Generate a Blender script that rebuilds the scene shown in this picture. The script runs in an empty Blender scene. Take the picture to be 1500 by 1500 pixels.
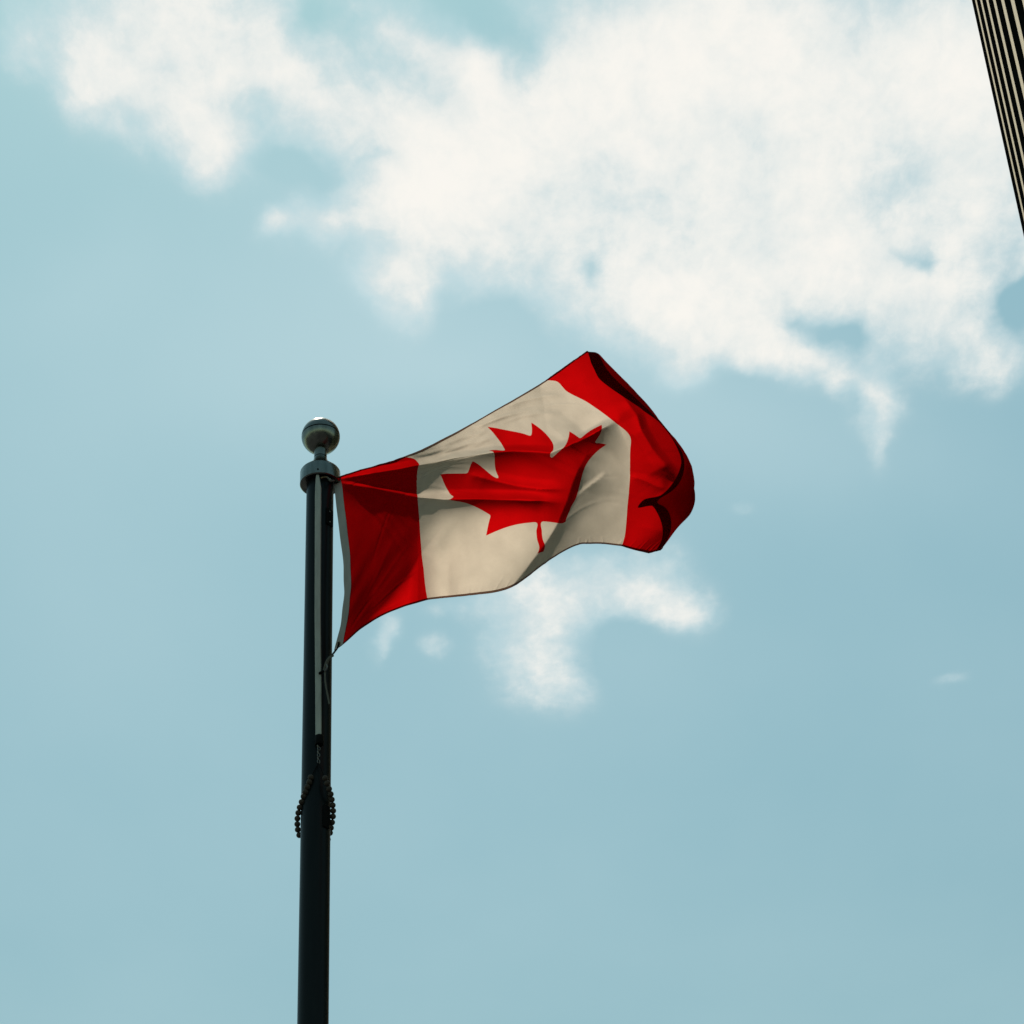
import bpy, bmesh, math, random
import numpy as np
from mathutils import Vector, Matrix
from mathutils.geometry import delaunay_2d_cdt

random.seed(4)
scene = bpy.context.scene
COL = scene.collection
rad = math.radians

# ------------------------------------------------------------------ camera
F = 3790.0                       # focal length in photograph pixels (1500 wide)
ELEV, ROLL = rad(38.3), rad(-2.6)
CAM = np.array([0.0, 0.0, 1.6])
fw = np.array([0, math.cos(ELEV), math.sin(ELEV)])
r0 = np.array([1.0, 0, 0]); u0 = np.array([0, -math.sin(ELEV), math.cos(ELEV)])
RT = math.cos(ROLL)*r0 + math.sin(ROLL)*u0
UP = -math.sin(ROLL)*r0 + math.cos(ROLL)*u0
cam_data = bpy.data.cameras.new('camera')
cam_data.sensor_width = 36.0
cam_data.lens = F*36.0/1500.0
cam_data.clip_start = 0.1
cam_data.clip_end = 20000.0
cam = bpy.data.objects.new('camera', cam_data)
COL.objects.link(cam)
m3 = Matrix((RT, UP, -fw)).transposed()
cam.matrix_world = Matrix.Translation(Vector(CAM)) @ m3.to_4x4()
scene.camera = cam
scene.render.resolution_x = scene.render.resolution_y = 1024
scene.view_settings.view_transform = 'Standard'
scene.view_settings.look = 'None'
scene.view_settings.exposure = 0.0
scene.view_settings.gamma = 1.0
scene.render.filter_size = 1.7

def ray(px, py):
    px = np.asarray(px, float); py = np.asarray(py, float)
    d = fw + ((px-750)/F)[..., None]*RT - ((py-750)/F)[..., None]*UP
    return d/np.linalg.norm(d, axis=-1, keepdims=True)

# ------------------------------------------------------------------ sun and sky
SUN_EL, SUN_AZ = rad(64), rad(-14)      # ahead of the camera, a little to the left
S = Vector((math.sin(SUN_AZ)*math.cos(SUN_EL), math.cos(SUN_AZ)*math.cos(SUN_EL), math.sin(SUN_EL)))
sun_data = bpy.data.lights.new('sun', 'SUN')
sun_data.energy = 5.0
sun_data.angle = rad(0.55)
sun_data.color = (1.0, 0.93, 0.83)
sun = bpy.data.objects.new('sun', sun_data)
COL.objects.link(sun)
sun.location = (0, 0, 40)
sun.rotation_euler = S.to_track_quat('Z', 'Y').to_euler()

world = bpy.data.worlds.new("World")
scene.world = world
world.use_nodes = True
NT_ = world.node_tree
for n in list(NT_.nodes): NT_.nodes.remove(n)
def wn(kind, **kw):
    n = NT_.nodes.new(kind)
    for k, v in kw.items(): setattr(n, k, v)
    return n
def wl(a, b): NT_.links.new(a, b)
def val(sock, v):
    if isinstance(v, bpy.types.NodeSocket): wl(v, sock)
    else: sock.default_value = v
def wmath(op, a, b=0.0, c=0.0, clamp=False):
    n = wn('ShaderNodeMath', operation=op, use_clamp=clamp)
    val(n.inputs[0], a); val(n.inputs[1], b)
    if len(n.inputs) > 2: val(n.inputs[2], c)
    return n.outputs[0]
def wvec(op, a, b=(0, 0, 0), scale=None):
    n = wn('ShaderNodeVectorMath', operation=op)
    val(n.inputs[0], a); val(n.inputs[1], b)
    if scale is not None: n.inputs['Scale'].default_value = scale
    return n.outputs['Value'] if op in ('DOT_PRODUCT', 'LENGTH') else n.outputs['Vector']
def wnoise(vec, scale, detail, rough=0.5, lac=2.0):
    n = wn('ShaderNodeTexNoise', noise_dimensions='3D')
    val(n.inputs['Vector'], vec)
    n.inputs['Scale'].default_value = scale; n.inputs['Detail'].default_value = detail
    n.inputs['Roughness'].default_value = rough; n.inputs['Lacunarity'].default_value = lac
    return n
def wmix(fac, a, b, blend='MIX'):
    n = wn('ShaderNodeMix', data_type='RGBA', blend_type=blend)
    val(n.inputs[0], fac)
    for s_, v in ((n.inputs[6], a), (n.inputs[7], b)):
        if isinstance(v, tuple) and len(v) == 3: v = v + (1.0,)
        val(s_, v)
    return n.outputs[2]
def wramp(x, lo, hi):
    n = wn('ShaderNodeMapRange', interpolation_type='SMOOTHSTEP')
    val(n.inputs[0], x); n.inputs[1].default_value = lo; n.inputs[2].default_value = hi
    return n.outputs[0]

SKY_STRENGTH = 0.1
SKY_LOW, SKY_HIGH = (1.41, 1.53, 1.02), (1.42, 1.80, 1.24)
HAZE0, HAZE = -0.08, (5.9, 7.5, 7.9)
CLOUD_THIN, CLOUD_THICK = (6.9, 7.7, 7.75), (9.5, 9.25, 8.7)
sky = wn('ShaderNodeTexSky', sky_type='NISHITA')
sky.sun_disc = False
sky.sun_elevation = SUN_EL
sky.sun_rotation = SUN_AZ
sky.altitude = 100; sky.air_density = 1.0; sky.dust_density = 0.28; sky.ozone_density = 1.0

# the cloud layer: a level sheet overhead, coordinates = horizontal offset per unit of height
geo = wn('ShaderNodeTexCoord').outputs['Generated']
sep = wn('ShaderNodeSeparateXYZ'); wl(geo, sep.inputs[0])
zc = wmath('MAXIMUM', sep.outputs[2], 0.03)
cmb = wn('ShaderNodeCombineXYZ')
wl(wmath('DIVIDE', sep.outputs[0], zc), cmb.inputs[0])
wl(wmath('DIVIDE', sep.outputs[1], zc), cmb.inputs[1])
cmb.inputs[2].default_value = 1.0
P0 = cmb.outputs[0]
def layer(px, py):
    d = ray(px, py); return d[..., :2]/d[..., 2:3]
# clouds have height as well as spread: their texture is less foreshortened than a flat sheet's
PN = wvec('MULTIPLY', P0, (1.0, 0.66, 1.0))
def stir2(vec, src, scale, amt, detail):
    n = wnoise(src, scale, detail, 0.55)
    off = wvec('MULTIPLY', wvec('SUBTRACT', n.outputs['Color'], (0.5, 0.5, 0.5)), (amt, amt*1.45, 0.0))
    return wvec('ADD', vec, off)
P1 = stir2(P0, PN, 14.0, 0.030, 4.0)
P2 = stir2(P1, PN, 45.0, 0.012, 3.0)
CLOUDS = [ # px, py, half-width, half-height, tilt degrees, amount (in the photograph's sky)
 (1160,150,330,230,0,1.65),(900,110,180,150,0,1.0),(740,330,180,100,12,.9),(1230,390,220,105,-5,1.0),(960,430,150,75,10,.8),
 (1055,485,120,46,8,.7),(650,200,130,95,15,.8),(560,180,110,55,10,.65),(640,280,110,80,0,.55),(1360,470,120,60,20,.8),(1440,200,110,190,0,.9),(1420,60,120,100,0,.5),
 (270,70,160,95,10,1.0),(160,100,75,80,0,.75),(235,160,100,50,28,.7),(318,225,56,48,0,.95),(370,130,80,60,0,.45),(330,-40,200,80,0,.6),(105,135,32,36,0,.5),(300,180,70,40,20,.4),
 (455,165,85,45,20,.55),(590,45,60,35,30,.8),(670,85,75,36,35,.8),(720,130,70,50,30,.5),(400,60,60,60,0,.5),
 (575,300,60,46,0,.6),(590,430,40,52,-25,.95),(555,395,44,26,0,.65),(625,385,60,46,20,.45),(405,330,30,20,10,.95),(465,312,40,24,0,.8),(475,345,24,20,0,.4),(510,330,50,32,0,.35),
 (1215,545,85,20,28,.8),(1285,590,28,54,0,.8),(1284,655,18,44,0,.3),(1450,520,60,34,20,.5),(1005,535,34,30,0,.75),(1120,520,60,24,20,.35),
 (845,870,98,42,-8,.9),(800,930,66,66,0,.75),(815,1005,66,42,10,.5),(945,862,74,38,15,.8),(1000,893,34,26,10,.95),(745,930,36,46,0,.35),(985,815,36,26,0,.3),
 (560,933,15,30,15,.8),(638,950,26,15,20,.42),(655,900,40,16,0,.22),(1396,999,24,10,-12,.36),(1085,745,20,10,0,.28),(700,885,55,15,-6,.25),
 (1490,390,10,34,35,.4),(60,60,40,60,30,.35),(20,40,30,60,0,.4),
 # gaps where the blue shows
 (445,40,32,38,0,-.75),(700,25,62,36,25,-.6),(745,75,26,40,-10,-.35),(450,242,80,20,8,-.4),(392,160,26,26,0,-.4),(350,150,26,14,0,-.2),(490,132,30,16,0,-.3),
 (545,235,34,10,0,-.35),(872,402,16,34,0,-.95),(1350,378,32,14,10,-.8),(1365,395,10,16,0,-.6),(1210,490,58,22,5,-.8),(1250,475,26,24,0,-.6),(1160,475,16,16,0,-.5),(1485,420,26,60,0,-.75),
 (720,470,70,38,10,-.5),(640,410,36,34,-30,-.4),(540,355,50,20,0,-.25),(960,155,26,48,0,-.4),(1075,190,60,40,30,-.4),(1320,250,80,80,30,-.45),(1290,300,40,40,0,-.35),(770,150,24,50,0,-.35),
 (900,375,70,26,0,-.35),(860,935,55,36,-20,-.2),(905,965,40,50,0,-.5),(1090,545,60,26,10,-.35),(770,60,26,50,0,-.4),(1390,330,50,40,0,-.3)]
VEILS = [(430,500,300,150,-8,.34),(820,600,380,170,-10,.26),(640,540,120,45,0,.12),(1200,650,280,110,10,.22),(140,820,260,330,0,.20),(520,330,320,160,12,.20),(850,960,260,150,0,.16),(120,420,120,60,-20,.10)]
def heap(items, src_of):
    acc = None
    for (x, y, a, b, tilt, amt) in items:
        th = rad(tilt)
        e1 = np.array([math.cos(th), math.sin(th)]); e2 = np.array([-math.sin(th), math.cos(th)])
        c0 = layer(np.array(x), np.array(y)); k = 4.0
        c1 = (layer(np.array(x+e1[0]*k), np.array(y+e1[1]*k))-c0)*a/k
        c2 = (layer(np.array(x+e2[0]*k), np.array(y+e2[1]*k))-c0)*b/k
        M = np.linalg.inv(np.stack([c1, c2], 1))
        o = -M@c0
        src = src_of(a, b)
        q1 = wvec('DOT_PRODUCT', src, (M[0, 0], M[0, 1], o[0]))
        q2 = wvec('DOT_PRODUCT', src, (M[1, 0], M[1, 1], o[1]))
        d2 = wmath('MULTIPLY_ADD', q2, q2, wmath('MULTIPLY', q1, q1))
        g = wmath('POWER', 0.40, d2)
        acc = wmath('MULTIPLY', g, amt) if acc is None else wmath('MULTIPLY_ADD', g, amt, acc)
    return acc
acc = heap(CLOUDS, lambda a, b: P2 if min(a, b) < 60 else P1)
veil = heap(VEILS, lambda a, b: P1)
n1 = wnoise(PN, 15.0, 10.0, 0.61).outputs[0]
PW = wvec('MULTIPLY', P2, (1.0, 0.66, 1.0))
n2 = wnoise(PW, 85.0, 7.0, 0.62).outputs[0]
near = wramp(acc, 0.0, 0.35)
core = wramp(acc, 0.9, 2.0)
amp = wmath('MULTIPLY_ADD', core, -1.5, 2.9)
turb = wmath('MULTIPLY_ADD', wmath('SUBTRACT', n1, 0.51), amp, wmath('MULTIPLY', wmath('SUBTRACT', n2, 0.5), 0.75))
dens = wmath('MULTIPLY_ADD', turb, near, acc)
alpha = wramp(dens, 0.0, 1.40)
thick = wramp(wmath('MULTIPLY_ADD', turb, 0.55, dens), 0.45, 2.3)
haze_n = wnoise(PN, 4.0, 4.0, 0.5).outputs[0]
height = wn('ShaderNodeMapRange'); wl(sep.outputs[2], height.inputs[0]); height.inputs[1].default_value = 0.45; height.inputs[2].default_value = 0.76
sky_tint = wmix(1.0, sky.outputs[0], wmix(height.outputs[0], SKY_LOW, SKY_HIGH), 'MULTIPLY')
sky_haze = wmix(wmath('ADD', wmath('MULTIPLY_ADD', haze_n, 0.30, HAZE0), wmath('MULTIPLY_ADD', wramp(acc, 0.0, 0.7), 0.35, wmath('MULTIPLY', veil, 0.85))), sky_tint, HAZE)
cloud_col = wmix(thick, CLOUD_THIN, CLOUD_THICK)
col = wmix(alpha, sky_haze, cloud_col)
bg = wn('ShaderNodeBackground'); wl(col, bg.inputs[0]); bg.inputs[1].default_value = SKY_STRENGTH
wo = wn('ShaderNodeOutputWorld'); wl(bg.outputs[0], wo.inputs[0])

# ------------------------------------------------------------------ helpers
def tag(o, label=None, cat=None, group=None, kind=None):
    for k, v in (('label', label), ('category', cat), ('group', group), ('kind', kind)):
        if v: o[k] = v
    return o
def empty(name, loc, **kw):
    o = bpy.data.objects.new(name, None)
    o.empty_display_size = 0.2
    COL.objects.link(o); o.location = loc
    return tag(o, **kw)
def link(name, me, mats, parent=None, smooth=True):
    for m in (mats if isinstance(mats, (list, tuple)) else [mats]): me.materials.append(m)
    if smooth:
        me.polygons.foreach_set('use_smooth', [True]*len(me.polygons))
    o = bpy.data.objects.new(name, me)
    COL.objects.link(o)
    if parent:
        o.parent = parent
        o.location = tuple(-Vector(parent.location))      # meshes are written in world coordinates
    return o
def from_bm(name, bm, mats, parent=None, smooth=True):
    me = bpy.data.meshes.new(name); bm.normal_update(); bm.to_mesh(me); bm.free()
    o = link(name, me, mats, parent, smooth)
    if smooth: me.set_sharp_from_angle(angle=rad(38))
    return o
def lathe(bm, profile, cx, cy, seg=64, cap=True):
    rings = []
    for (r, z) in profile:
        rings.append([bm.verts.new((cx+r*math.cos(2*math.pi*i/seg), cy+r*math.sin(2*math.pi*i/seg), z)) for i in range(seg)])
    for a, b in zip(rings, rings[1:]):
        for i in range(seg):
            bm.faces.new((a[i], a[(i+1) % seg], b[(i+1) % seg], b[i]))
    if cap:
        bm.faces.new(list(reversed(rings[0]))); bm.faces.new(rings[-1])
    bmesh.ops.recalc_face_normals(bm, faces=bm.faces)
def tube(bm, pts, r, seg=10):
    pts = [Vector(p) for p in pts]; rings = []
    ref = Vector((0.3, 1, 0.2)).normalized()
    rr = r if isinstance(r, (list, tuple)) else [r]*len(pts)
    for i, p in enumerate(pts):
        t = (pts[min(i+1, len(pts)-1)]-pts[max(i-1, 0)]).normalized()
        a = (ref-t*ref.dot(t)).normalized(); b = t.cross(a)
        rings.append([bm.verts.new(p+rr[i]*(math.cos(2*math.pi*k/seg)*a+math.sin(2*math.pi*k/seg)*b)) for k in range(seg)])
    for a, b in zip(rings, rings[1:]):
        for k in range(seg):
            bm.faces.new((a[k], a[(k+1) % seg], b[(k+1) % seg], b[k]))
    bm.faces.new(list(reversed(rings[0]))); bm.faces.new(rings[-1])
    bmesh.ops.recalc_face_normals(bm, faces=bm.faces)
def smooth_path(pts, n=8):
    pts = [Vector(p) for p in pts]; out = []
    for i in range(len(pts)-1):
        p0, p1, p2, p3 = pts[max(i-1, 0)], pts[i], pts[i+1], pts[min(i+2, len(pts)-1)]
        for k in range(n):
            t = k/n
            out.append(0.5*((2*p1)+(p2-p0)*t+(2*p0-5*p1+4*p2-p3)*t*t+(3*p1-p0-3*p2+p3)*t**3))
    return out+[pts[-1]]
def box(bm, M, sx, sy, sz, bevel=0.0):
    r = bmesh.ops.create_cube(bm, size=1.0, matrix=M @ Matrix.Diagonal((sx, sy, sz, 1)))
    if bevel:
        es = list({e for v in r['verts'] for e in v.link_edges})
        bmesh.ops.bevel(bm, geom=es, offset=bevel, segments=2, affect='EDGES', profile=0.5)
def sphere(bm, c, r, sub=3):
    bmesh.ops.create_icosphere(bm, subdivisions=sub, radius=r, matrix=Matrix.Translation(c))

# ------------------------------------------------------------------ materials
def mat(name, color, rough=0.5, spec=0.5, metal=0.0, noise=0.15, nscale=30.0, bump=0.0, stretch=(1, 1, 1), rvar=0.0):
    m = bpy.data.materials.new(name); m.use_nodes = True
    nt = m.node_tree; p = nt.nodes['Principled BSDF']
    tc = nt.nodes.new('ShaderNodeTexCoord'); mp = nt.nodes.new('ShaderNodeMapping')
    mp.inputs['Scale'].default_value = stretch
    nt.links.new(tc.outputs['Object'], mp.inputs[0])
    nz = nt.nodes.new('ShaderNodeTexNoise'); nz.inputs['Scale'].default_value = nscale; nz.inputs['Detail'].default_value = 6
    nt.links.new(mp.outputs[0], nz.inputs['Vector'])
    mx = nt.nodes.new('ShaderNodeMix'); mx.data_type = 'RGBA'
    mx.inputs[6].default_value = tuple(c*(1-noise) for c in color)+(1,)
    mx.inputs[7].default_value = tuple(min(1, c*(1+noise)) for c in color)+(1,)
    nt.links.new(nz.outputs[0], mx.inputs[0]); nt.links.new(mx.outputs[2], p.inputs['Base Color'])
    p.inputs['Roughness'].default_value = rough; p.inputs['Metallic'].default_value = metal
    p.inputs['Specular IOR Level'].default_value = spec
    if rvar:
        mr = nt.nodes.new('ShaderNodeMapRange'); mr.inputs[3].default_value = rough-rvar; mr.inputs[4].default_value = rough+rvar
        nt.links.new(nz.outputs[0], mr.inputs[0]); nt.links.new(mr.outputs[0], p.inputs['Roughness'])
    if bump:
        bp = nt.nodes.new('ShaderNodeBump'); bp.inputs['Strength'].default_value = bump; bp.inputs['Distance'].default_value = 0.002
        nt.links.new(nz.outputs[0], bp.inputs['Height']); nt.links.new(bp.outputs[0], p.inputs['Normal'])
    return m
def cloth(name, color, through, share):
    """woven bunting: part of the light is scattered back, part passes through the threads"""
    m = bpy.data.materials.new(name); m.use_nodes = True
    nt = m.node_tree
    for n in list(nt.nodes): nt.nodes.remove(n)
    out = nt.nodes.new('ShaderNodeOutputMaterial'); ms = nt.nodes.new('ShaderNodeMixShader')
    df = nt.nodes.new('ShaderNodeBsdfDiffuse'); tr = nt.nodes.new('ShaderNodeBsdfTranslucent')
    tc = nt.nodes.new('ShaderNodeTexCoord')
    nz = nt.nodes.new('ShaderNodeTexNoise'); nz.inputs['Scale'].default_value = 420.0; nz.inputs['Detail'].default_value = 2
    n2 = nt.nodes.new('ShaderNodeTexNoise'); n2.inputs['Scale'].default_value = 14.0; n2.inputs['Detail'].default_value = 5
    ad = nt.nodes.new('ShaderNodeMath'); ad.operation = 'MULTIPLY_ADD'; ad.inputs[1].default_value = 0.55
    nt.links.new(tc.outputs['Object'], nz.inputs['Vector']); nt.links.new(tc.outputs['Object'], n2.inputs['Vector'])
    nt.links.new(nz.outputs[0], ad.inputs[0]); nt.links.new(n2.outputs[0], ad.inputs[2])
    for c, sh in ((color, df), (through, tr)):
        mx = nt.nodes.new('ShaderNodeMix'); mx.data_type = 'RGBA'
        mr = nt.nodes.new('ShaderNodeMapRange'); mr.inputs[1].default_value = 0.4; mr.inputs[2].default_value = 1.15
        nt.links.new(ad.outputs[0], mr.inputs[0]); nt.links.new(mr.outputs[0], mx.inputs[0])
        mx.inputs[6].default_value = tuple(k*0.86 for k in c)+(1,)
        mx.inputs[7].default_value = tuple(min(1, k*1.12) for k in c)+(1,)
        nt.links.new(mx.outputs[2], sh.inputs['Color'])
    nt.links.new(df.outputs[0], ms.inputs[1]); nt.links.new(tr.outputs[0], ms.inputs[2])
    ms.inputs[0].default_value = share
    nt.links.new(ms.outputs[0], out.inputs[0])
    return m
M_RED = cloth('red_bunting', (0.10, 0.0015, 0.003), (0.435, 0.0012, 0.0018), 0.70)
M_WHITE = cloth('white_bunting', (0.20, 0.20, 0.19), (0.50, 0.415, 0.32), 0.70)
M_WHITE_HEM = cloth('white_hem', (0.20, 0.17, 0.16), (0.52, 0.41, 0.37), 0.80)
M_CANVAS = cloth('canvas_heading', (0.46, 0.46, 0.43), (0.24, 0.23, 0.20), 0.40)
M_POLE = mat('dark_anodised_aluminium', (0.0045, 0.0075, 0.0085), 0.33, 0.10, noise=0.35, nscale=9, stretch=(6, 6, .6), rvar=.08)
M_FINIAL = mat('brushed_bronze_metal', (0.155, 0.165, 0.145), 0.27, 0.5, metal=1.0, noise=0.55, nscale=22, stretch=(2.2, 2.2, .35), rvar=.09, bump=.06)
M_CAP = mat('weathered_bronze_metal', (0.15, 0.15, 0.13), 0.24, 0.5, metal=1.0, noise=0.45, nscale=22, rvar=.06)
M_BLACK = mat('black_plastic', (0.003, 0.0035, 0.0035), 0.6, 0.05)
M_STRAP = mat('grey_braided_halyard', (0.30, 0.32, 0.29), 0.75, 0.2, noise=0.3, nscale=60, stretch=(1, 1, .25), bump=.3)
M_BRASS = mat('tarnished_brass', (0.20, 0.15, 0.08), 0.4, 0.5, metal=.8)
M_BEAD = mat('dark_rubber_bead', (0.040, 0.033, 0.026), 0.6, 0.15, noise=0.5, nscale=90)
M_CORD = mat('weathered_grey_cord', (0.10, 0.10, 0.085), 0.85, 0.15, noise=0.4, nscale=200)
M_STEEL = mat('dull_steel', (0.14, 0.14, 0.13), 0.35, 0.5, metal=1.0)
M_ASPHALT = mat('asphalt', (0.05, 0.05, 0.052), 0.9, 0.2, noise=0.4, nscale=.8)
M_STONE = mat('pale_tan_stone', (0.70, 0.52, 0.33), 0.55, 0.10, noise=0.12, nscale=.35, stretch=(1, 1, .25))
M_GLASS = mat('matt_black_panel', (0.0025, 0.003, 0.003), 0.8, 0.0)

# ------------------------------------------------------------------ ground and the tower on the right
bm = bmesh.new()
bmesh.ops.create_grid(bm, x_segments=4, y_segments=4, size=6000)
g = from_bm('ground', bm, M_ASPHALT, smooth=False); tag(g, kind='structure')

dv = ray(1315, 0); td = np.array([dv[0], dv[1], 0]); td /= np.linalg.norm(td)    # run of the long face
rr_ = ray(1424.3, 0); TC = CAM+rr_*60/np.hypot(rr_[0], rr_[1]); TC[2] = 0.0
tn = np.array([td[1], -td[0], 0.0])                                                # into the building
BAY, NB, DEEP, TALL = 3.6, 12, 34.0, 118.0
tower = empty('office_tower', tuple(TC), label='tall office tower of black and pale vertical stripes at the right edge of the sky', cat='tower')
def tower_box(bm, a0, a1, b0, b1, z0, z1):
    c = TC+td*(-(a0+a1)/2)+tn*((b0+b1)/2); c[2] = (z0+z1)/2
    M = Matrix((Vector(-td), Vector(tn), Vector((0, 0, 1)))).transposed().to_4x4()
    box(bm, Matrix.Translation(Vector(c)) @ M, abs(a1-a0), abs(b1-b0), abs(z1-z0))
bm = bmesh.new(); tower_box(bm, 0.0, NB*BAY, 0.0, DEEP, 0, TALL)
from_bm('wall', bm, M_STONE, tower, False)
bm = bmesh.new(); tower_box(bm, -0.25, NB*BAY+.25, -0.25, DEEP+.25, TALL, TALL+4)
from_bm('roof', bm, M_GLASS, tower, False)
for i in range(NB):
    w = BAY*0.575
    bm = bmesh.new(); tower_box(bm, i*BAY-(0.015 if i == 0 else 0), i*BAY+w, -0.018, 0.3, 3.2, TALL-0.6)
    from_bm('window_bay', bm, M_GLASS, tower, False)
for i in range(9):
    b0 = 1.2+i*3.6
    bm = bmesh.new(); tower_box(bm, -0.018, .3, b0, b0+2.07, 3.2, TALL-.6); from_bm('window_bay', bm, M_GLASS, tower, False)
    bm = bmesh.new(); tower_box(bm, NB*BAY-.3, NB*BAY+.018, b0, b0+2.07, 3.2, TALL-.6); from_bm('window_bay', bm, M_GLASS, tower, False)

# ------------------------------------------------------------------ flagpole
_p = ray(469, 703); _P = CAM+_p*(8.1/_p[1])
PXC, PYC = float(_P[0]), 8.1
MM = 0.00275                               # metres per photograph pixel at the pole's head
def at_depth(px, py, y):                   # point of a sight line on the upright plane y
    d = ray(px, py); return Vector(CAM+d*(y/d[..., 1]))
Z0 = at_depth(469, 711, PYC).z             # underside of the truck collar
pole = empty('flagpole', (PXC, PYC, 0), label='dark metal flagpole with a round ball finial on a collar', cat='flagpole')
bm = bmesh.new()
lathe(bm, [(.0545, 0.0), (.0545, 4.0), (.0545, Z0-.05), (.0540, Z0-.012), (.052, Z0+.03)], PXC, PYC, 96)
from_bm('shaft', bm, M_POLE, pole)
bm = bmesh.new()
rc = 29.6*MM
lathe(bm, [(.056, Z0+.004), (rc-.004, Z0), (rc, Z0+.003), (rc, Z0+.062), (rc-.003, Z0+.068), (rc-.010, Z0+.074), (.064, Z0+.083), (.052, Z0+.091), (.043, Z0+.100), (.036, Z0+.111), (.0305, Z0+.124), (.0272, Z0+.136), (.0262, Z0+.142)], PXC, PYC, 96)
from_bm('collar', bm, M_FINIAL, pole)
sc = None
bm = bmesh.new(); box(bm, Matrix.Translation((PXC-.002, PYC-rc-.0005, Z0+.018)), .007, .004, .007, .0015)
from_bm('set_screw', bm, M_BLACK, pole)
bm = bmesh.new(); lathe(bm, [(.0245, Z0+.142), (.0245, Z0+.1455)], PXC, PYC, 64); from_bm('neck_joint', bm, M_BLACK, pole)
ZB = at_depth(470, 639.5, PYC).z; RB = 28.6*MM
bm = bmesh.new()
lathe(bm, [(.0262, Z0+.1455), (.0258, Z0+.162), (.0262, ZB-RB*.945), (.031, ZB-RB*.925)], PXC, PYC, 64, cap=False)
from_bm('neck', bm, M_FINIAL, pole)
fin = [(RB*math.cos(a), ZB+RB*math.sin(a)) for a in np.linspace(-math.pi/2+.02, -0.035, 30)]
bm = bmesh.new(); lathe(bm, fin, PXC, PYC, 96); ball = from_bm('ball_finial', bm, M_FINIAL, pole)
fin = [(RB*.996*math.cos(a), ZB+RB*.996*math.sin(a)) for a in np.linspace(0.04, math.pi/2-.02, 30)]
bm = bmesh.new(); lathe(bm, fin, PXC, PYC, 96); o = from_bm('ball_cap', bm, M_CAP, ball); o.location = (0, 0, 0)
bm = bmesh.new(); lathe(bm, [(RB*.95, ZB-.004), (RB*.975, ZB-.003), (RB*.975, ZB+.0035), (RB*.95, ZB+.004)], PXC, PYC, 96)
o = from_bm('seam_ring', bm, M_BLACK, ball); o.location = (0, 0, 0)
def on_pole(px, py, out=0.0):              # point of the sight line where it meets the shaft, pushed outwards
    d = ray(px, py); R = .0545+out
    a = d[0]**2+d[1]**2; b = -2*(d[0]*PXC+d[1]*PYC); c = PXC**2+PYC**2-R*R
    disc = b*b-4*a*c
    t = (-b-math.sqrt(max(disc, 0)))/(2*a)
    return Vector(CAM+d*t)
def plate(name, px0, px1, py0, py1, th, m, bev=.003):
    cxp, cyp = (px0+px1)/2, (py0+py1)/2
    c = on_pole(cxp, cyp); n = Vector((c.x-PXC, c.y-PYC, 0)).normalized(); t = Vector((-n.y, n.x, 0))
    A = on_pole(px0, cyp); B = on_pole(px1, cyp); w = (B-A).length
    h = abs(on_pole(cxp, py0).z-on_pole(cxp, py1).z)
    M = Matrix.Translation(c+n*(th*.5-.0035)) @ Matrix((t, n, Vector((0, 0, 1)))).transposed().to_4x4()
    bm = bmesh.new(); box(bm, M, w, th, h, bev)
    return from_bm(name, bm, m, pole)
plate('access_cover', 473.5, 481.5, 1180, 1213, .010, M_BLACK, .004)
hp = plate('hinge_plate', 478.5, 486.5, 746, 770, .009, M_BLACK, .0035)
for y in (749.5, 764.5):
    c = on_pole(483.2, y, .0065); bm = bmesh.new(); sphere(bm, c, .0038, 2)
    o = from_bm('screw', bm, M_STEEL, hp); o.location = (0, 0, 0)

# ------------------------------------------------------------------ halyard with its counterweight, hanging in front of the shaft
yf = PYC-.0545-.010
def front(px, py, dy=0.0): return at_depth(px, py, yf-dy)
top, b1 = front(465.2, 698), front(466.4, 1078)
hal = empty('halyard', tuple(b1), label='flat grey halyard hanging down the front of the dark pole to a black weight', cat='rope')
bm = bmesh.new()
ctr = [(465.3, 697, 2.2), (465.6, 704, 3.2), (466.2, 714, 4.4), (466.0, 725, 4.5), (465.4, 900, 4.55), (466.2, 1000, 4.45), (466.5, 1078.5, 4.3)]
rings = []
for (x, y, hw) in ctr:
    c = front(x, y); w = hw*MM*(0.995 if y < 900 else .93)
    rings.append([bm.verts.new(c+Vector(v)) for v in ((-w, .006, 0), (-w, -.003, 0), (-w*.8, -.006, 0), (w*.8, -.006, 0), (w, -.003, 0), (w, .006, 0))])
for a, b in zip(rings, rings[1:]):
    for k in range(6): bm.faces.new((a[k], a[(k+1) % 6], b[(k+1) % 6], b[k]))
bm.faces.new(rings[0]); bm.faces.new(list(reversed(rings[-1]))); bmesh.ops.recalc_face_normals(bm, faces=bm.faces)
from_bm('strap', bm, M_STRAP, hal)
bm = bmesh.new(); A, B = front(467.6, 1078.2), front(467.6, 1091)
lathe(bm, [(.0145, B.z), (.0165, B.z+.004), (.0168, A.z-.006), (.015, A.z)], A.x, A.y, 32); from_bm('end_weight', bm, M_BLACK, hal)
bm = bmesh.new()
for k, (x, y) in enumerate([(465.5, 1092.5), (467.2, 1096.5), (465.8, 1101.5), (466.8, 1106), (465.8, 1111), (466.8, 1115.5)]):
    c = front(x, y)
    ax = Vector((1, .4, 0)) if k % 2 else Vector((.2, 1, 0)); ax.normalize()
    tube(bm, [c+Vector((0, 0, .0075*math.cos(a)))+ax*.0048*math.sin(a) for a in np.linspace(0, 2*math.pi, 15)], .0013, 6)
from_bm('chain', bm, M_STEEL, hal)

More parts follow.
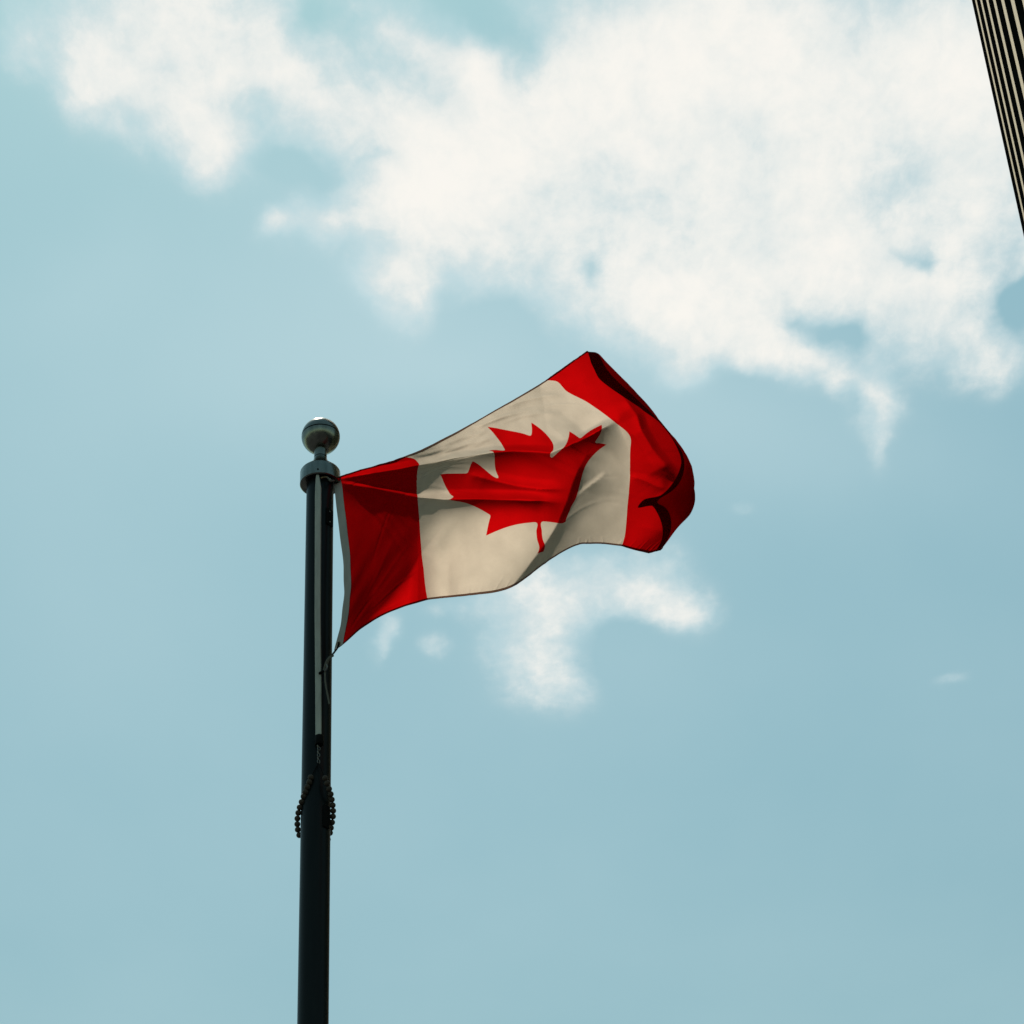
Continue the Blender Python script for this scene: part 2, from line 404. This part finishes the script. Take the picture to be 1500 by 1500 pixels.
# ------------------------------------------------------------------ ring of beads round the shaft
BL = [(455.3,1138.7),(453,1145.6),(450,1152.7),(447.3,1160),(444.7,1166.7),(441.9,1174.7),(439,1182.7),(437,1190.7),(435.7,1199),(435.6,1207.3),(436.3,1215.3),(438.4,1223.3)]
BR = [(476.4,1140),(479.2,1147.3),(482,1155.7),(484.4,1163.3),(486,1171.3),(487.3,1179.6),(488,1187.7),(487.7,1196),(486.4,1204.7),(484.7,1212.7),(483.3,1220)]
def bead_points(lst, side):
    out = []
    n = len(lst)
    for i, (x, y) in enumerate(lst):
        f = i/(n-1)
        ang = rad(14)+f*rad(106)                 # from the front round to the back
        R = .0545+.0125
        for _ in range(3):
            yy = PYC-R*math.cos(ang)*(1.0)
            p = at_depth(x, y, yy)
            R = max(.0545+.0118, math.hypot(p.x-PXC, p.y-PYC))
        out.append(p)
    return out
LP, RP = bead_points(BL, -1), bead_points(BR, 1)
ring = empty('bead_ring', tuple(front(466.4, 1117)), label='string of small dark round beads looped around the pole below the halyard', cat='bead ring')
back = []
a0 = math.atan2(LP[-1].y-PYC, LP[-1].x-PXC); a1 = math.atan2(RP[-1].y-PYC, RP[-1].x-PXC)
if a0 < 0: a0 += 2*math.pi
nb = 5
for k in range(1, nb+1):
    f = k/(nb+1); a = a0+(a1-a0)*f; R = .0545+.0125
    back.append(Vector((PXC+R*math.cos(a), PYC+R*math.sin(a), LP[-1].z*(1-f)+RP[-1].z*f-.03*math.sin(math.pi*f))))
allp = LP+back+RP[::-1]
bead_me = None
for p in allp:
    if bead_me is None:
        bm = bmesh.new(); sphere(bm, (0, 0, 0), .0113, 3)
        bead_me = bpy.data.meshes.new('bead'); bm.to_mesh(bead_me); bm.free()
        bead_me.materials.append(M_BEAD); bead_me.polygons.foreach_set('use_smooth', [True]*len(bead_me.polygons))
    o = bpy.data.objects.new('bead', bead_me); COL.objects.link(o); o.parent = ring; o.location = p-ring.location
bm = bmesh.new(); hub = front(466.4, 1118)
tube(bm, smooth_path([hub]+allp+[hub], 3), .0022, 6); from_bm('cord', bm, M_BLACK, ring)

# ------------------------------------------------------------------ the flag
H = 0.96
AZ = rad(30)                                    # it streams to the right and towards the camera
HOIST = np.array([PXC+.058, 8.06, 0.0])
hn = np.array([-math.sin(AZ), -math.cos(AZ), 0.0])
# the cloth: sight lines of its edges, seams and leaf tips, then the depth of its folds
def lift(px,py,q):
    d=ray(px,py); 
    lam=((HOIST-CAM)@hn+q)/(d@hn)
    return CAM+d*lam[...,None]
PX=[ # s,t,px,py,weight
# leaf
(.625,.357,645,695,3),(.664,.476,661,726,3),(.6125,.5135,656.5,732,3),(.81,.68,717,756,3),(.7885,.754,712,784.5,3),(.975,.73,783,767,3),(.9882,.79,785.8,777,3),(1.0118,.79,794,777,3),(.9845,.86,787.4,793,3),(1.0155,.86,795.6,792,3),(.982,.915,789,807,2),(1.018,.915,797.5,805,2),(1.03,.723,797,764,2),(1.2,.75,826,765,2),
(.775,.322,692,675,3),(.753,.373,686,690,3),(.886,.405,727,692,3),(.925,.215,737,659,2),(1.0,.083,714,625,3),(1.07,.22,773,637,3),(1.156,.185,778,619,3),(1.135,.295,810,650,3),
(1.225,.322,834,632,3),(1.247,.373,848,641,3),(1.375,.357,881,622,3),(1.336,.476,872,646,3),(1.3875,.5135,888,651,3),(1.3,.6,859,685,3),(1.2,.67,842,735,2),
]
def trace(pts, keys, fixed, val, w, step=.05):
    """points along an edge or seam: keys = (flag coordinate, index of traced point)"""
    p=np.array(pts,float);L=np.concatenate([[0],np.cumsum(np.linalg.norm(np.diff(p,axis=0),axis=1))])
    kv=[k for k,_ in keys];kl=[L[i] for _,i in keys]
    for v in np.arange(kv[0],kv[-1]+1e-6,step):
        l=np.interp(v,kv,kl);x,y=np.interp(l,L,p[:,0]),np.interp(l,L,p[:,1])
        PX.append((v,val,x,y,w) if fixed=='t' else (val,v,x,y,w))
trace([(488.5,703),(500,696.5),(530,688),(560,679),(570,676),(590,669.5),(612,661),(634,650.5),(652,641),(670,632),(697,617),(724,601.5),(748,588),(770,575),(785,566),(799.4,557),(814,546.5),(828,536),(845,525),(860,514.3)],[(0,0),(.5,5),(1.5,15),(1.97,19)],'t',0.0,4)
trace([(490,953),(504,943),(524,924),(550,907),(570,897),(598,886.5),(626.5,878.8),(670,873.8),(700,871),(726,868),(744,863),(756,856.5),(770,847),(789.5,832),(812.6,815.5),(830,805),(843,798.5),(850,797),(881,796.5),(910,800),(928,805.5),(950,810.5),(957,811)],[(0,0),(.5,6),(.94,10),(1.22,16),(1.5,19),(1.84,22)],'t',1.0,4)
trace([(488.5,703),(492,735),(495,760),(503,824),(504.4,870),(499,915),(490,953)],[(0,0),(1,6)],'s',0.0,5)
trace([(612,733),(615,775),(617.5,808),(622,850),(626.5,878.8)],[(.5,0),(1,4)],'s',0.5,3,.07)
trace([(799.4,557),(815,558),(822.5,564),(831,575),(854,585),(870,596),(883,604.5),(903,621),(924,636),(923,676),(922.6,709),(919,742),(918,764),(916,784),(910.5,800)],[(0,0),(.43,8),(1,14)],'s',1.5,4)
for t,x,y in ((.03,604,671),(.055,612,675),(.25,610,703),(.4,611,722)): PX.append((.5,t,x,y,3))
FOLD1=[(.12,.03,519,697.5),(.25,.06,550,692),(.4,.085,587,686),(.5,.11,613,682),(.6,.135,638,677),(.7,.17,664,672),(.78,.205,693,667),(.86,.265,724,662.5),(.95,.31,752,660.5),(1.05,.355,780,661),(1.114,.405,806,664)]
FOLD2=[(.12,.13,519,708.5),(.25,.27,550,715),(.4,.39,588,723),(.5,.475,612,729),(.6,.53,650,732),(.7,.55,685,731),(.8,.575,720,731),(.9,.597,755,732),(1.0,.615,787,734)]
for s,t,x,y in FOLD1[1:]:
    PX.append((s,t,x,y+1,4))
    if t>.07: PX.append((s,t-.055,x,y-2,3))
for s,t,x,y in FOLD2:
    PX.append((s,t,x,y+1,4)); PX.append((s,t-.04,x,y-1.5,3))
EDGE=[(0,860,515),(.05,866,532),(.105,876,553),(.18,898,571),(.29,938,598),(.365,965,617),(.44,985,643),(.52,998,676),(.6,985.6,708),(.68,962,729),(.725,944,731),(.765,934,744),(.81,953.6,739.5),(.84,961,748.5),(.91,970.7,777),(.94,969.6,790),(1.0,960,808)]
CREST=[(.05,1.96,874,518),(.1,1.94,881,524),(.18,1.90,900,543),(.29,1.90,945,590),(.365,1.93,968,620),(.44,1.96,987,645),(.52,1.95,1001,669),(.6,1.9,1009,694),(.68,1.84,1014,715),(.76,1.78,1018,733),(.84,1.80,1010,754),(.91,1.85,996,769),(.96,1.92,980,789)]
for t,x,y in EDGE: PX.append((2.0,t,x,y,4))
for t,s,x,y in CREST: PX.append((s,t,x,y,4))
# depth: the fly end curls back over itself towards the camera
QF=[(s,t,0.0) for s in (0,.25,.5,.75,1,1.25,1.5) for t in (0,.25,.5,.75,1)]+[(1.7,t,0.0) for t in (0,.2,.4,.6,.75,.9,1)]
for t,s,x,y in CREST: QF.append((s,t,.065 if t<.4 else .04))
for t,x,y in EDGE: QF.append((2.0,t,0.105 if t<.45 else .095))
def tps(P,V,reg):
    P=np.asarray(P,float);n=len(P)
    d=np.linalg.norm(P[:,None]-P[None],axis=-1)
    K=np.where(d>0,d*d*np.log(d+1e-12),0)+reg*np.eye(n)
    A=np.zeros((n+3,n+3));A[:n,:n]=K;A[:n,n]=1;A[:n,n+1:]=P;A[n:,:n]=A[:n,n:].T
    B=np.zeros((n+3,V.shape[1]));B[:n]=V
    w=np.linalg.solve(A,B)
    def f(X):
        X=np.asarray(X,float);sh=X.shape[:-1];X=X.reshape(-1,2)
        d=np.linalg.norm(X[:,None]-P[None],axis=-1)
        k=np.where(d>0,d*d*np.log(d+1e-12),0)
        return (k@w[:n]+w[n]+X@w[n+1:]).reshape(sh+(-1,))
    return f

# folds: (line in sight-line pixels, depth in pixels, reach on the near side, reach on the far side, end tapers)
FOLDS=[
 ([(470,706),(488,703),(519,697.5),(550,692.5),(587,686.5),(613,681.5),(640,676.5),(664,671.5),(693,667),(724,662.5),(752,660.5),(780,661),(806,663),(832,653),(860,640),(885,626),(905,618)],(24,52),21,6,20,30),
 ([(490,706),(520,711),(551,716),(588,723),(612,728.5),(640,731)],13,16,3,30,45),
 ([(590,723.5),(612,728.5),(650,731.5),(700,731),(755,732),(800,734),(830,738)],29,13,9,45,50),
 ([(680,694),(700,698),(725,704),(755,711),(790,716),(835,717)],12,10,9,30,40),
 ([(640,985),(700,918),(748,861),(773,829),(789,808),(800,794),(817,765),(829,735),(836,712),(846,688),(858,668),(875,648)],66,26,-120,20,60),
 ([(838,738),(852,722),(865,711),(878,701),(890,693)],5,10,4,30,14),
 ([(905,572),(920,590),(933,608),(940,630),(956,658),(980,690),(990,705)],32,26,7,30,30),
 ([(922,696),(940,702),(960,711),(980,719)],5,6,5,15,15),
 ([(600,668),(625,664),(665,656),(705,646),(740,636)],4,5,5,20,30),
 ([(600,662),(640,655),(690,638),(720,632)],3,4,4,15,20),
 ([(690,628),(730,613),(770,603),(800,600)],4,5,4,20,30),
 ([(735,598),(770,586),(800,580),(830,578)],4,5,4,20,30),
 ([(760,612),(790,606),(825,606)],3.5,5,4,20,20),
]
def line_dist(pp,line):
    best=np.full(pp.shape[:-1],1e9);sg=np.zeros_like(best);along=np.zeros_like(best);pr=np.zeros_like(best);L=0.0;ds=[];als=[]
    p=np.array(line,float)
    for a,b in zip(p[:-1],p[1:]):
        v=b-a;l=np.hypot(*v);w=pp-a
        u=np.clip((w@v)/l**2,0,1)
        c=w-u[...,None]*v;d=np.hypot(c[...,0],c[...,1])
        cr=(v[0]*w[...,1]-v[1]*w[...,0])/l
        ds.append(d);als.append(L+u*l)
        tie=np.abs(d-best)<1e-6
        m=(d<best-1e-6)|(tie&(np.abs(cr)>pr))
        best=np.where(m,d,best);sg=np.where(m,np.where(cr>=0,1.0,-1.0),sg);along=np.where(m,L+u*l,along);pr=np.where(m,np.abs(cr),pr);L+=l
    w=[np.exp(-(d-best)/5.0) for d in ds]        # where the line bends, share between neighbouring stretches
    along=sum(a*k for a,k in zip(als,w))/sum(w)
    return best,sg,along,L
def smooth01(x):
    x=np.clip(x,0,1);return x*x*(3-2*x)
def depth(pp):
    x,y=pp[...,0],pp[...,1];z=np.zeros_like(x)
    for line,A,wn_,wf,t0,t1 in FOLDS:
        d,sg,al,L=line_dist(pp,line)
        w=wn_
        d=np.sqrt(d*d+1.5)-1.2
        if isinstance(A,tuple): A=A[0]+(A[1]-A[0])*al/L
        far=np.clip(1-d/(1.6*wf),0,1)**2 if wf>0 else smooth01(1+d/wf)
        z+=A*np.where(sg>0,np.exp(-d/w),far)*smooth01(al/t0)*smooth01((L-al)/t1)
    # lean: the upper part hangs out over the camera, the middle a little, the hoist end stands upright
    d,sg,al,L=line_dist(pp,FOLDS[0][0]+[(930,640),(960,690),(1010,790)])
    up=np.where(sg<0,d,0)
    z-=.95*(np.sqrt(up*up+9)-3)*smooth01((x-480)/60)
    k=.60*smooth01((x-596)/90)
    z-=k*(730-y)
    z-=.75*(np.clip(x,505,612)-505)
    z+=.40*(770-y)*smooth01((x-503)/45)*(1-smooth01((x-598)/50))
    d,sg,al,L=line_dist(pp,[(720,680),(640,780),(617,808),(596,842),(572,872),(540,905),(520,930)])
    dd=np.where(sg<0,d,0)
    z+=1.5*(np.sqrt(dd*dd+36)-6)*smooth01((x-500)/60)*(1-smooth01((x-600)/60))
    z+=-9*np.exp(-((x-538)/30)**2-((y-742)/36)**2)
    return z*MM
_px=np.array(PX);_qf=np.array(QF)
FP=tps(_px[:,:2],_px[:,2:4],1e-4);FQ=tps(_qf[:,:2],_qf[:,2:3],2e-3)
def sheet0(s,t):
    st=np.stack([np.asarray(s,float),np.asarray(t,float)],-1);sh=st.shape[:-1];st=st.reshape(-1,2)
    out=[]
    for i in range(0,len(st),6000):
        c=st[i:i+6000];pp=FP(c);q=FQ(c)[:,0]
        P=lift(pp[:,0],pp[:,1],q);d=P-CAM;d/=np.linalg.norm(d,axis=-1,keepdims=True)
        out.append(P+d*depth(pp)[:,None])
    return np.concatenate(out).reshape(sh+(3,))

def normals(fn, s, t, e=.003):
    du = fn(np.minimum(s+e, 2), t)-fn(np.maximum(s-e, 0), t)
    dv_ = fn(s, np.minimum(t+e, 1))-fn(s, np.maximum(t-e, 0))
    n = np.cross(du, dv_)
    return n/np.maximum(np.linalg.norm(n, axis=-1, keepdims=True), 1e-12)
# fine creases: (s0,t0, s1,t1, width, height)
CREASES = []
rng = np.random.RandomState(7)
for k in range(30):                              # fine drag lines fanning out from the tied corners
    a_ = rng.uniform(.04, 1.2); r0_, r1_ = sorted(rng.uniform(.12, .95, 2))
    c_, s_ = math.cos(a_), math.sin(a_)
    if r1_-r0_ < .15: continue
    CREASES.append((r0_*c_, r0_*s_, r1_*c_, min(r1_*s_, .97), rng.uniform(.007, .014), rng.choice((-1, 1))*rng.uniform(.0006, .0016)))
for k in range(16):
    a_ = -rng.uniform(.05, 1.1); r0_, r1_ = sorted(rng.uniform(.1, .8, 2))
    if r1_-r0_ < .15: continue
    CREASES.append((r0_*math.cos(a_), 1+r0_*math.sin(a_), r1_*math.cos(a_), 1+r1_*math.sin(a_), rng.uniform(.007, .014), rng.choice((-1, 1))*rng.uniform(.0006, .0014)))
for k in range(20):
    x_, y_ = rng.uniform(1.15, 1.85), rng.uniform(.1, .9); a_ = rng.normal(.25, .35); l_ = rng.uniform(.1, .3)
    CREASES.append((x_, y_, min(1.93, x_+l_*math.cos(a_)), min(.97, max(.03, y_+l_*math.sin(a_))), rng.uniform(.007, .013), rng.choice((-1, 1))*rng.uniform(.0006, .0015)))
CREASES += [(.48,.035,.95,.03,.012,.0022),(.52,.05,1.0,.085,.010,.0025),(.62,.09,1.05,.12,.012,.002),(.55,.02,.80,.055,.008,.0016),(.95,.05,1.25,.10,.012,.003),(1.05,.11,1.3,.16,.012,.003),(1.2,.10,1.45,.20,.014,.003),
            (.05,.02,.5,.42,.012,.003),(.06,.05,.48,.16,.012,-.003),(.06,.10,.45,.24,.02,-.003),(1.55,.10,1.85,.14,.015,.002),(1.5,.55,1.8,.60,.03,.004),(1.52,.62,1.85,.70,.02,-.004)]
for k in range(26):                              # puckers along the stitched lower hem
    s_ = .55+.06*k+rng.uniform(-.02, .02)
    if s_ < 1.95: CREASES.append((s_, 1.03, s_+rng.uniform(-.03, .03), .955+rng.uniform(-.02, .01), .006, rng.uniform(.0008, .0018)))
for k in range(22):
    s_ = .1+.085*k
    if s_ < 1.95: CREASES.append((s_, -.03, s_+rng.uniform(-.03, .03), .04, .006, rng.uniform(.0006, .0014)))
def ripple(s, t):
    w = np.zeros_like(s)
    for (s0, t0, s1, t1, wd, hg) in CREASES:
        dx, dy = s1-s0, t1-t0; L2 = dx*dx+dy*dy
        u = np.clip(((s-s0)*dx+(t-t0)*dy)/L2, 0, 1)
        d = np.hypot(s-s0-u*dx, t-t0-u*dy)
        w += hg*np.exp(-(d/wd)**2)*(np.sin(np.pi*u)**.7)
    w += .0017*np.sin(23*s+7*t+2*np.sin(9*t))*np.sin(17*t-5*s) 
    return w
def sheet(s, t):
    s = np.asarray(s, float); t = np.asarray(t, float)
    return sheet0(s, t)+normals(sheet0, s, t, .006)*ripple(s, t)[..., None]

# outline of the maple leaf in flag units (height 1, width 2)
def leaf_outline():
    segs = [('l',-45,-863),('a',111,-98),('l',859,151),('l',-116,-320),('a',20,-73),('l',941,-762),('l',-212,-99),('a',-34,-79),('l',186,-572),('l',-542,115),('a',-73,-38),('l',-105,-247),('l',-423,454),('a',-111,-57),('l',204,-1052),('l',-327,189),('a',-91,-27),('l',-332,-652)]
    p = np.array([4890., 4430.]); pts = [p.copy()]
    for i, (k, dx, dy) in enumerate(segs):
        q = p+np.array([dx, dy], float)
        if k == 'a':                               # rounded inner corner: bulge towards where the straight sides would meet
            v0 = np.array(segs[i-1][1:], float); v1 = np.array(segs[i+1][1:], float)
            v0 /= np.linalg.norm(v0); v1 /= np.linalg.norm(v1)
            A = np.stack([v0, -v1], 1); ab = np.linalg.solve(A, q-p); c = p+v0*ab[0]
            for f in (.25, .5, .75): pts.append((1-f)**2*p+2*f*(1-f)*c+f*f*q)
        pts.append(q); p = q
    right = np.array(pts); left = right[::-1][1:].copy(); left[:, 0] = 9600-left[:, 0]
    return np.concatenate([right, left])/4800.0
LEAF = leaf_outline()
HEAD = 0.047
def densify(poly, step=.012):
    out = []
    for a, b in zip(poly, np.roll(poly, -1, 0)):
        n = max(1, int(np.ceil(np.linalg.norm(b-a)/step)))
        for k in range(n): out.append(a+(b-a)*k/n)
    return np.array(out)
def inside(poly, pts):
    x, y = pts[:, 0], pts[:, 1]; r = np.zeros(len(pts), bool)
    for (x0, y0), (x1, y1) in zip(poly, np.roll(poly, -1, 0)):
        c = ((y0 > y) != (y1 > y)) & (x < (x1-x0)*(y-y0)/(y1-y0+1e-15)+x0)
        r ^= c
    return r
STEP = .0075
vs = []; es = []
def add_line(a, b, step=STEP):
    n = max(1, int(round(np.hypot(b[0]-a[0], b[1]-a[1])/step))); i0 = len(vs)
    for k in range(n+1): vs.append((a[0]+(b[0]-a[0])*k/n, a[1]+(b[1]-a[1])*k/n))
    es.extend((i0+k, i0+k+1) for k in range(n))
SEAMS = [HEAD, .5, 1.5, 2.0]
for s_ in SEAMS: add_line((s_, 0), (s_, 1))
for a, b in zip(SEAMS, SEAMS[1:]):
    add_line((a, 0), (b, 0)); add_line((a, 1), (b, 1))
ld = densify(LEAF); i0 = len(vs); vs += [tuple(p) for p in ld]; es += [(i0+k, i0+(k+1) % len(ld)) for k in range(len(ld))]
gs, gt = np.meshgrid(np.arange(HEAD+STEP*.6, 2, STEP), np.arange(STEP*.5, 1, STEP), indexing='ij')
gp = np.stack([gs.ravel(), gt.ravel()], -1)+rng.uniform(-.0012, .0012, (gs.size, 2))
gp[:, 1] = np.clip(gp[:, 1], .004, .996); gp[:, 0] = np.clip(gp[:, 0], HEAD+.003, 1.996)
keep = np.ones(len(gp), bool)
for s_ in (.5, 1.5): keep &= np.abs(gp[:, 0]-s_) > STEP*.4
for k in range(0, len(ld)):
    keep &= np.hypot(gp[:, 0]-ld[k, 0], gp[:, 1]-ld[k, 1]) > STEP*.45
vs += [tuple(p) for p in gp[keep]]
cv, ce, cf, *_ = delaunay_2d_cdt([Vector(v) for v in vs], es, [], 0, 1e-6)
cv = np.array([(v.x, v.y) for v in cv]); cf = np.array([f for f in cf if len(f) == 3])
cen = cv[cf].mean(1)
in_leaf = inside(ld, cen)
flag_pos = sheet(np.array([0.0]), np.array([0.0]))[0]
flag = empty('flag', tuple(flag_pos), label='red and white flag with a red maple leaf streaming from the top of the pole', cat='flag')
V3 = sheet(cv[:, 0], cv[:, 1]); N3 = normals(sheet, cv[:, 0], cv[:, 1])
def panel(name, mask, m):
    f = cf[mask]; used, inv = np.unique(f, return_inverse=True); f = inv.reshape(f.shape)
    me = bpy.data.meshes.new(name)
    me.from_pydata([tuple(v) for v in V3[used]], [], [tuple(int(i) for i in t) for t in f]); me.update()
    o = link(name, me, m, flag)
    fn = np.empty(len(me.polygons)*3); me.polygons.foreach_get('normal', fn)
    sgn = 1.0 if (fn.reshape(-1, 3)*N3[used][f[:, 0]]).sum() > 0 else -1.0
    me.normals_split_custom_set_from_vertices([tuple(n) for n in N3[used]*sgn])
    return o
panel('red_band', cen[:, 0] < .5, M_RED)
panel('red_band', cen[:, 0] > 1.5, M_RED)
white = panel('white_field', (cen[:, 0] > .5) & (cen[:, 0] < 1.5) & ~in_leaf, M_WHITE)
panel('maple_leaf', in_leaf, M_RED)
# doubled cloth: the canvas heading and the stitched hems wrap both faces of the sheet
def wrap(name, path, across, half, mats, pick=None, rows=5):
    n = len(path); ring = []
    prof = [(k/(rows-1), 1) for k in range(rows)]+[(k/(rows-1), -1) for k in reversed(range(rows))]
    S_ = []; T_ = []; D_ = []
    for (s, t) in path:
        for (f, sd) in prof:
            S_.append(s+across[0]*f); T_.append(t+across[1]*f)
            D_.append(sd*half*(1.0 if .02 < f < .98 else .55))
    S_, T_, D_ = np.array(S_), np.array(T_), np.array(D_)
    S_ = np.clip(S_, 0, 2); T_ = np.clip(T_, 0, 1)
    P = sheet(S_, T_)+normals(sheet, S_, T_)*D_[:, None]
    m = len(prof); faces = []; mi = []
    for i in range(n-1):
        for k in range(m):
            k2 = (k+1) % m
            faces.append((i*m+k, i*m+k2, (i+1)*m+k2, (i+1)*m+k)); mi.append(pick(path[i]) if pick else 0)
    faces.append(tuple(range(m))); mi.append(mi[0]); faces.append(tuple((n-1)*m+k for k in reversed(range(m)))); mi.append(mi[-2])
    me = bpy.data.meshes.new(name); me.from_pydata([tuple(v) for v in P], [], faces); me.update()
    bm = bmesh.new(); bm.from_mesh(me); bmesh.ops.recalc_face_normals(bm, faces=bm.faces); bm.to_mesh(me); bm.free()
    o = link(name, me, mats, flag); me.set_sharp_from_angle(angle=rad(60))
    me.polygons.foreach_set('material_index', mi)
    return o
L1 = np.linspace(0, 1, 140)
wrap('heading', [(0.0, t) for t in L1], (HEAD+.002, 0), .0022, [M_CANVAS])
two = lambda p: 0 if (p[0] < .5 or p[0] >= 1.5) else 1
ls = np.concatenate([np.linspace(HEAD+.003, .5, 60), np.linspace(.5, 1.5, 130)[1:], np.linspace(1.5, 1.999, 70)[1:]])
wrap('hem', [(s, 0.0) for s in ls], (0, .009), .0016, [M_RED, M_WHITE_HEM], two, 3)
wrap('hem', [(s, 0.991) for s in ls], (0, .009), .0016, [M_RED, M_WHITE_HEM], two, 3)
wrap('hem', [(1.948, t) for t in np.linspace(.0125, .9875, 150)], (.052, 0), .0015, [M_RED], None, 9)
def grommet(s, t):
    p = sheet(np.array([s]), np.array([t]))[0]; n = normals(sheet, np.array([s]), np.array([t]))[0]
    n = Vector(n); a = n.orthogonal().normalized(); b = n.cross(a)
    bm = bmesh.new()
    tube(bm, [Vector(p)+.0085*(math.cos(q)*a+math.sin(q)*b) for q in np.linspace(0, 2*math.pi, 25)], .0032, 8)
    from_bm('grommet', bm, M_BRASS, flag); return Vector(p)
G0 = grommet(.022, .016); G1 = grommet(.022, .978)

# ------------------------------------------------------------------ what ties the flag to the halyard
ct = empty('snap_hook', tuple(front(476, 701)), label='small brass snap hook tying the top corner of the flag under the collar', cat='clip', group='hooks that tie the flag to the halyard')
bm = bmesh.new()
tube(bm, smooth_path([front(469.8, 700.5), front(474, 699.0), front(480, 699.2)], 6), .0032, 8); from_bm('shackle', bm, M_BRASS, ct)
bm = bmesh.new(); tube(bm, smooth_path([front(479.5, 699.4), front(482.5, 702), front(485.5, 704.5), G0+Vector((-.004, -.006, 0))], 6), [.0042]*6+[.0055]*7+[.0035]*6, 8); from_bm('knot', bm, M_CORD, ct)
cb = empty('snap_hook', tuple(front(476, 983)), label='dark cord and hook tying the lower corner of the flag, with a loose rope tail', cat='clip', group='hooks that tie the flag to the halyard')
bm = bmesh.new(); tube(bm, smooth_path([G1+Vector((0, -.004, .004)), G1+Vector((-.004, -.006, -.02)), front(486.5, 959.5, .03)], 8), .0035, 8); from_bm('lashing', bm, M_BLACK, cb)
bm = bmesh.new()
tube(bm, smooth_path([front(488.3, 960, .03), front(484.5, 962.5, .03), front(480, 968, .02), front(476.6, 977, .01), front(475.0, 982.5, .005)], 6), [.0045]*6+[.0062]*6+[.0068]*6+[.006]*6+[.004], 8)
from_bm('hook_body', bm, M_CORD, cb)
bm = bmesh.new(); tube(bm, smooth_path([front(478.5, 973, .025), front(479.5, 977, .025), front(477.5, 981, .02), front(475, 983, .018)], 6), .0028, 8); from_bm('hook_gate', bm, M_STEEL, cb)
bm = bmesh.new(); tube(bm, smooth_path([front(477.5, 982.2, .01), front(473, 983.6, .012), front(468.8, 985, .008)], 6), .0042, 8); sphere(bm, front(469, 986, .008), .0066, 2); from_bm('swivel', bm, M_BLACK, cb)
bm = bmesh.new(); tube(bm, smooth_path([front(476.2, 983, .012), front(476.3, 995, .014), front(478, 1008, .014), front(480.5, 1021, .012), front(482.4, 1031.5, .01)], 8), .0036, 8); from_bm('rope_tail', bm, M_CORD, cb)
